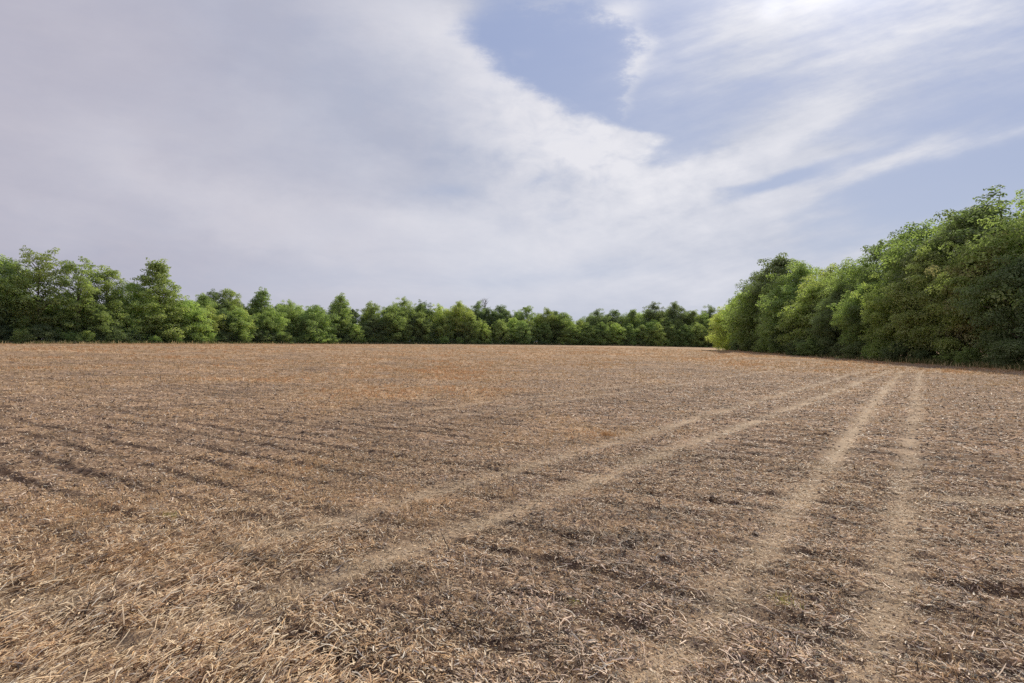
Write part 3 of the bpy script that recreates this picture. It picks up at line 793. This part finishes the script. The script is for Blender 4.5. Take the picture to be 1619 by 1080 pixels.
    # ---- right wood: column, top row, metres right of the edge line, kind, width, colour, label
    RIGHT = [
        (1150, 482, 2.0, 'egg', .95, 'fresh', 'bright bushy tree at the far corner of the right wood'),
        (1174, 462, 3.0, 'oak', .85, 'fresh', 'yellow-green tree second from the far corner of the right wood'),
        (1196, 452, 2.0, 'egg', 1.0, 'mid', 'green bushy tree with pale top near the far corner'),
        (1200, 428, 6.0, 'oak', .8, 'dark', 'dark crown on the rising shoulder of the right wood'),
        (1236, 403, 6.0, 'oak', 1.0, 'dark', 'dark dome crown peaking at the left end of the right wood'),
        (1268, 409, 6.5, 'oak', .9, 'mid', 'green crown just right of the dark dome crown'),
        (1240, 452, 2.5, 'egg', 1.0, 'mid', 'shaded bushy tree under the dark dome crown'),
        (1283, 446, 2.5, 'egg', 1.0, 'fresh', 'light green rounded tree mid-height left of the yellow-topped one'),
        (1306, 418, 6.5, 'oak', .85, 'fresh', 'fresh green crown at the low saddle of the right skyline'),
        (1344, 413, 6.0, 'oak', .85, 'olive', 'olive crown at the low saddle of the right skyline'),
        (1325, 456, 2.5, 'oak', .85, 'dark', 'dark tree below the low saddle of the right skyline'),
        (1378, 404, 6.5, 'oak', .8, 'mid', 'green crown left of the narrow dark spire'),
        (1413, 367, 7.0, 'narrow', .85, 'dark', 'narrow dark spire-like crown on the right skyline'),
        (1372, 448, 2.5, 'oak', .85, 'mid', 'shaded green tree under the narrow dark spire, left one'),
        (1418, 430, 2.5, 'oak', .85, 'fresh', 'light green tree under the narrow dark spire, right one'),
        (1455, 350, 6.5, 'oak', .9, 'mid', 'large green crown right of the narrow dark spire'),
        (1468, 392, 2.5, 'oak', .9, 'olive', 'yellow-green crown standing forward in the right wood'),
        (1500, 337, 7.0, 'oak', .9, 'mid', 'large green crown third from the right edge of the skyline'),
        (1520, 405, 2.5, 'oak', .9, 'mid', 'shaded tree left of the brownish tree'),
        (1545, 326, 6.5, 'oak', .85, 'dark', 'dark green crown second from the right edge of the skyline'),
        (1567, 372, 4.0, 'oak', .75, 'brown', 'brownish yellow-leaved tree near the right edge'),
        (1592, 303, 7.0, 'gappy', 1.3, 'dark', 'tallest open crown at the top right with sky between its leaves'),
        (1625, 400, 2.5, 'oak', .9, 'dark', 'dark lower tree cut off by the right edge'),
        (1650, 300, 6.0, 'oak', .9, 'olive', 'olive-tinged tall tree cut off by the right edge'),
    ]
    for px, yt, back, kind, wf, fol, lab in RIGHT:
        uu = (px - 809.5) / FP; d = (RX0 + back) / (uu - RSL); x = uu * d
        if px < 1200: d = min(d, 116 + back); x = uu * d
        p = K[kind][k % len(K[kind])]; k += 1
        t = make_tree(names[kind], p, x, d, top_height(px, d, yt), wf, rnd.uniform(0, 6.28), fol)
        tag(t, lab, 'tree', 'trees of the right wood')
    rows = {}
    for row, (off, step) in enumerate(((3.2, 6.2), (9.0, 5.2), (15, 7.0))):
        d = 24.0
        while d < 116:
            dd = d + rnd.uniform(-1, 1); x = RX0 + off + RSL * dd + rnd.uniform(-.8, .8); d += step * rnd.uniform(.85, 1.2)
            px = 809.5 + FP * x / dd
            h = (rnd.uniform(4.6, 9.2), rnd.uniform(9.5, 12.0), rnd.uniform(11, 13.2), rnd.uniform(11, 13.5))[row]
            lim = float(np.interp(px, [1140, 1165, 1185, 1236, 1300, 1370, 1412, 1460, 1545, 1592, 2200], [490, 470, 445, 412, 424, 414, 380, 358, 335, 315, 200]))
            h = min(h, top_height(px, dd, lim))
            if h < 3: continue
            kind = 'egg' if row == 0 and rnd.random() < .6 else 'oak'
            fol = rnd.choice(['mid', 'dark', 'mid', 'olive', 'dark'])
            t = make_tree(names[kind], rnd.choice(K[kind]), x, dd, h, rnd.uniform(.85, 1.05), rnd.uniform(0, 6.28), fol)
            rows.setdefault(row, []).append((-dd, t))
    for row, ts in rows.items():
        ts.sort(key=lambda e: e[0])
        for j, (_, t) in enumerate(ts):
            tag(t, ('lower shaded tree in the front row of the right wood, ', 'mid-height tree in the second row of the right wood, ', 'tree in the third row of the right wood, ')[row]
                + ordinal(j + 1) + ' from its far corner', 'tree', ('front', 'second', 'third')[row] + ' row trees of the right wood')
    # ---- bushes at the foot
    q = 1.0; n_ = 0; spots = []
    while q < s:
        x, y, nx, ny = along(q); j = rnd.uniform(.2, 1.6); x += nx * j; y += ny * j
        q += rnd.uniform(2.0, 3.6); px = 809.5 + FP * x / y
        if -60 < px < 1135: spots.append((px, x, y, rnd.uniform(1.4, 3.4)))
    spots.sort()
    for i, (px, x, y, h) in enumerate(spots):
        t = make_tree('bush', rnd.choice(K['bush']), x, y, h, rnd.uniform(.9, 1.3), rnd.uniform(0, 6.28), rnd.choice(['mid', 'dark', 'fresh', 'dark']), limbs=False)
        tag(t, f'low bush at the foot of the far wood, {ordinal(i + 1)} from the left', 'bush', 'bushes at the foot of the far wood')
    spots = []; d = 26.0
    while d < 112:
        x = RX0 + rnd.uniform(.2, 1.4) + RSL * d; spots.append((x / d, x, d + rnd.uniform(-.5, .5), rnd.uniform(1.2, 2.8))); d += rnd.uniform(2.0, 3.2)
    spots.sort()
    for i, (px, x, y, h) in enumerate(spots):
        t = make_tree('bush', rnd.choice(K['bush']), x, y, h, rnd.uniform(.95, 1.35), rnd.uniform(0, 6.28), rnd.choice(['mid', 'dark', 'dark']), limbs=False)
        tag(t, f'low dark bush at the foot of the right wood, {ordinal(i + 1)} from its far corner', 'bush', 'bushes at the foot of the right wood')
    # ---- bare twiggy tree top near the centre
    rng = np.random.default_rng(77)
    d = far_depth(765) + 11; x = (765 - 809.5) / FP * d; H = top_height(765, d, 470)
    t = bpy.data.objects.new('bare_tree', None); scene.collection.objects.link(t)
    t.location = (x, d, float(macro(np.array([x]), np.array([d]))[0]) - .05)
    v_, f_ = tube([(0, 0, 0), (.2, 0, H * .4), (.1, .1, H * .7), (.3, 0, H * .9)], [.22, .17, .1, .05])
    link('trunk', np_mesh('trunk', v_, f_, M_bark, True), t)
    ps = []
    for i in range(26):
        z0 = H * rng.uniform(.5, .88); a = rng.uniform(0, 6.28); l_ = rng.uniform(1.2, 3.0)
        e = np.array([math.cos(a) * l_ * .8, math.sin(a) * l_ * .8, min(z0 + l_ * .9, H)])
        b0 = np.array([.2, 0, z0]); m_ = (b0 + e) / 2 + rng.normal(0, .15, 3)
        ps.append(tube([b0, m_, e], [.06, .04, .015], 4))
        for _ in range(3):
            e2 = m_ + rng.normal(0, .5, 3) + np.array([0, 0, .7]); ps.append(tube([m_, e2], [.03, .012], 4))
    v_, f_ = join(ps); link('branches', np_mesh('branches', v_, f_, M_pale, True), t)
    tag(t, 'bare leafless twigs sticking up above the dark crowns near the centre', 'tree')

# ================================================================ single stalks and weeds in the foreground
def build_small():
    rng = np.random.default_rng(21); M = straw_material('pale_stalk', .05)
    def at_px(px, py):
        d = HC * FP / (py - HOR); x = (px - 809.5) / FP * d
        for _ in range(4):
            z = float(ground_z(np.array([x]), np.array([d]))[0]); d = (HC - z) * FP / (py - HOR); x = (px - 809.5) / FP * d
        return x, d, float(ground_z(np.array([x]), np.array([d]))[0])
    ST = [(1240, 1015, .34, 100, 'long pale stalk lying near the bottom right, bent once'), (1262, 1020, .15, 60, 'short pale curved stalk beside the long bent one'),
          (1485, 1000, .16, 80, 'pale hooked stalk right of the right wheel track'), (1470, 985, .10, 5, 'short pale stalk left of the hooked one'),
          (1530, 930, .20, 110, 'forked pale stalk at the right side'), (1505, 860, .17, 70, 'upright-looking pale stalk high on the right side'),
          (1590, 948, .14, 40, 'small curled pale stalk by the right edge'), (1340, 985, .15, 10, 'straight pale stalk between the wheel tracks'),
          (915, 1020, .24, 120, 'pale looping stalk at bottom centre'), (950, 1060, .22, 30, 'pale twig below the looping stalk'),
          (1050, 885, .12, 160, 'flat pale husk-like stalk right of centre'), (1015, 932, .20, 25, 'straight grey stalk left of the dark hollow'),
          (540, 895, .22, 60, 'branched pale stalk left of centre'), (355, 905, .22, 45, 'thin pale stalk pointing up right at left'),
          (10, 990, .2, 100, 'pale stalk at the left edge of the picture'), (200, 900, .2, 150, 'pale stalk in the mown grass at left')]
    for px, py, ln, az, lab in ST:
        x, y, z = at_px(px, py); a = R(az); c, s_ = math.cos(a), math.sin(a)
        pts = []; bend = rng.uniform(.12, .35) * rng.choice([-1, 1])
        for t in np.linspace(-.5, .5, 7):
            b = bend * (.25 - t * t) * ln
            X_, Y_ = x + (c * t * ln - s_ * b), y + (s_ * t * ln + c * b)
            pts.append((X_, Y_, float(ground_z(np.array([X_]), np.array([Y_]))[0]) + .016 + .012 * math.sin(t * 5)))
        ps = [tube(pts, list(np.linspace(.0052, .003, 7)), 6)]
        if 'fork' in lab or 'branch' in lab or 'loop' in lab or 'twig' in lab:
            m_ = np.array(pts[3]); ps.append(tube([m_, m_ + np.array([.05, .03, .02]) * rng.choice([-1, 1], 3) * 1.0 + np.array([0, 0, .03])], [.004, .002], 5))
            m_ = np.array(pts[4]); ps.append(tube([m_, m_ + np.array([-.04, .05, .03])], [.0035, .002], 5))
        v_, f_ = join(ps); off = np.array([x, y, z]); v_ = v_ - off
        o = link('dry_stalk', np_mesh('dry_stalk', v_, f_, M, True, None, np.tile(np.array([.62, .54, .44]), (len(v_), 1)))); o.location = off
        tag(o, lab, 'stalk', 'loose pale stalks in the foreground')
    for px, py, n_, h, lab in [(270, 818, 30, .08, 'small yellow-green weed tuft among stubble at left'), (1240, 955, 26, .07, 'small yellow-green weed tuft near the right wheel tracks'),
                              (960, 688, 60, .16, 'low rust-coloured weed clump right of centre'), (905, 955, 14, .05, 'tiny green weed left of the sandy track')]:
        x, y, z = at_px(px, py); nn = n_
        X_ = x + np.clip(rng.normal(0, .07, nn), -.12, .12); Y_ = y + np.clip(rng.normal(0, .07, nn), -.12, .12)
        C = np.tile(np.array([.46, .27, .12] if 'rust' in lab else [.38, .36, .10]), (nn, 1))
        X_ = x + (X_ - x) * (.5 if 'tiny' in lab else 1); Y_ = y + (Y_ - y) * (.5 if 'tiny' in lab else 1)
        o = blades(rng, X_, Y_, ground_z(X_, Y_), np.full(nn, h), 3, .3, np.full(nn, .0022), C, 'weed_tuft', M_green, .8)
        me = o.data; co = np.empty(len(me.vertices) * 3, np.float32); me.vertices.foreach_get('co', co); co = co.reshape(-1, 3) - np.array([x, y, z], np.float32)
        me.vertices.foreach_set('co', co.ravel()); o.location = (x, y, z)
        tag(o, lab, 'weed')

if not SKY_ONLY:
    build_ground()
    build_trees()
    build_litter()
    build_grass()
    build_fringe()
    build_clods()
    build_small()
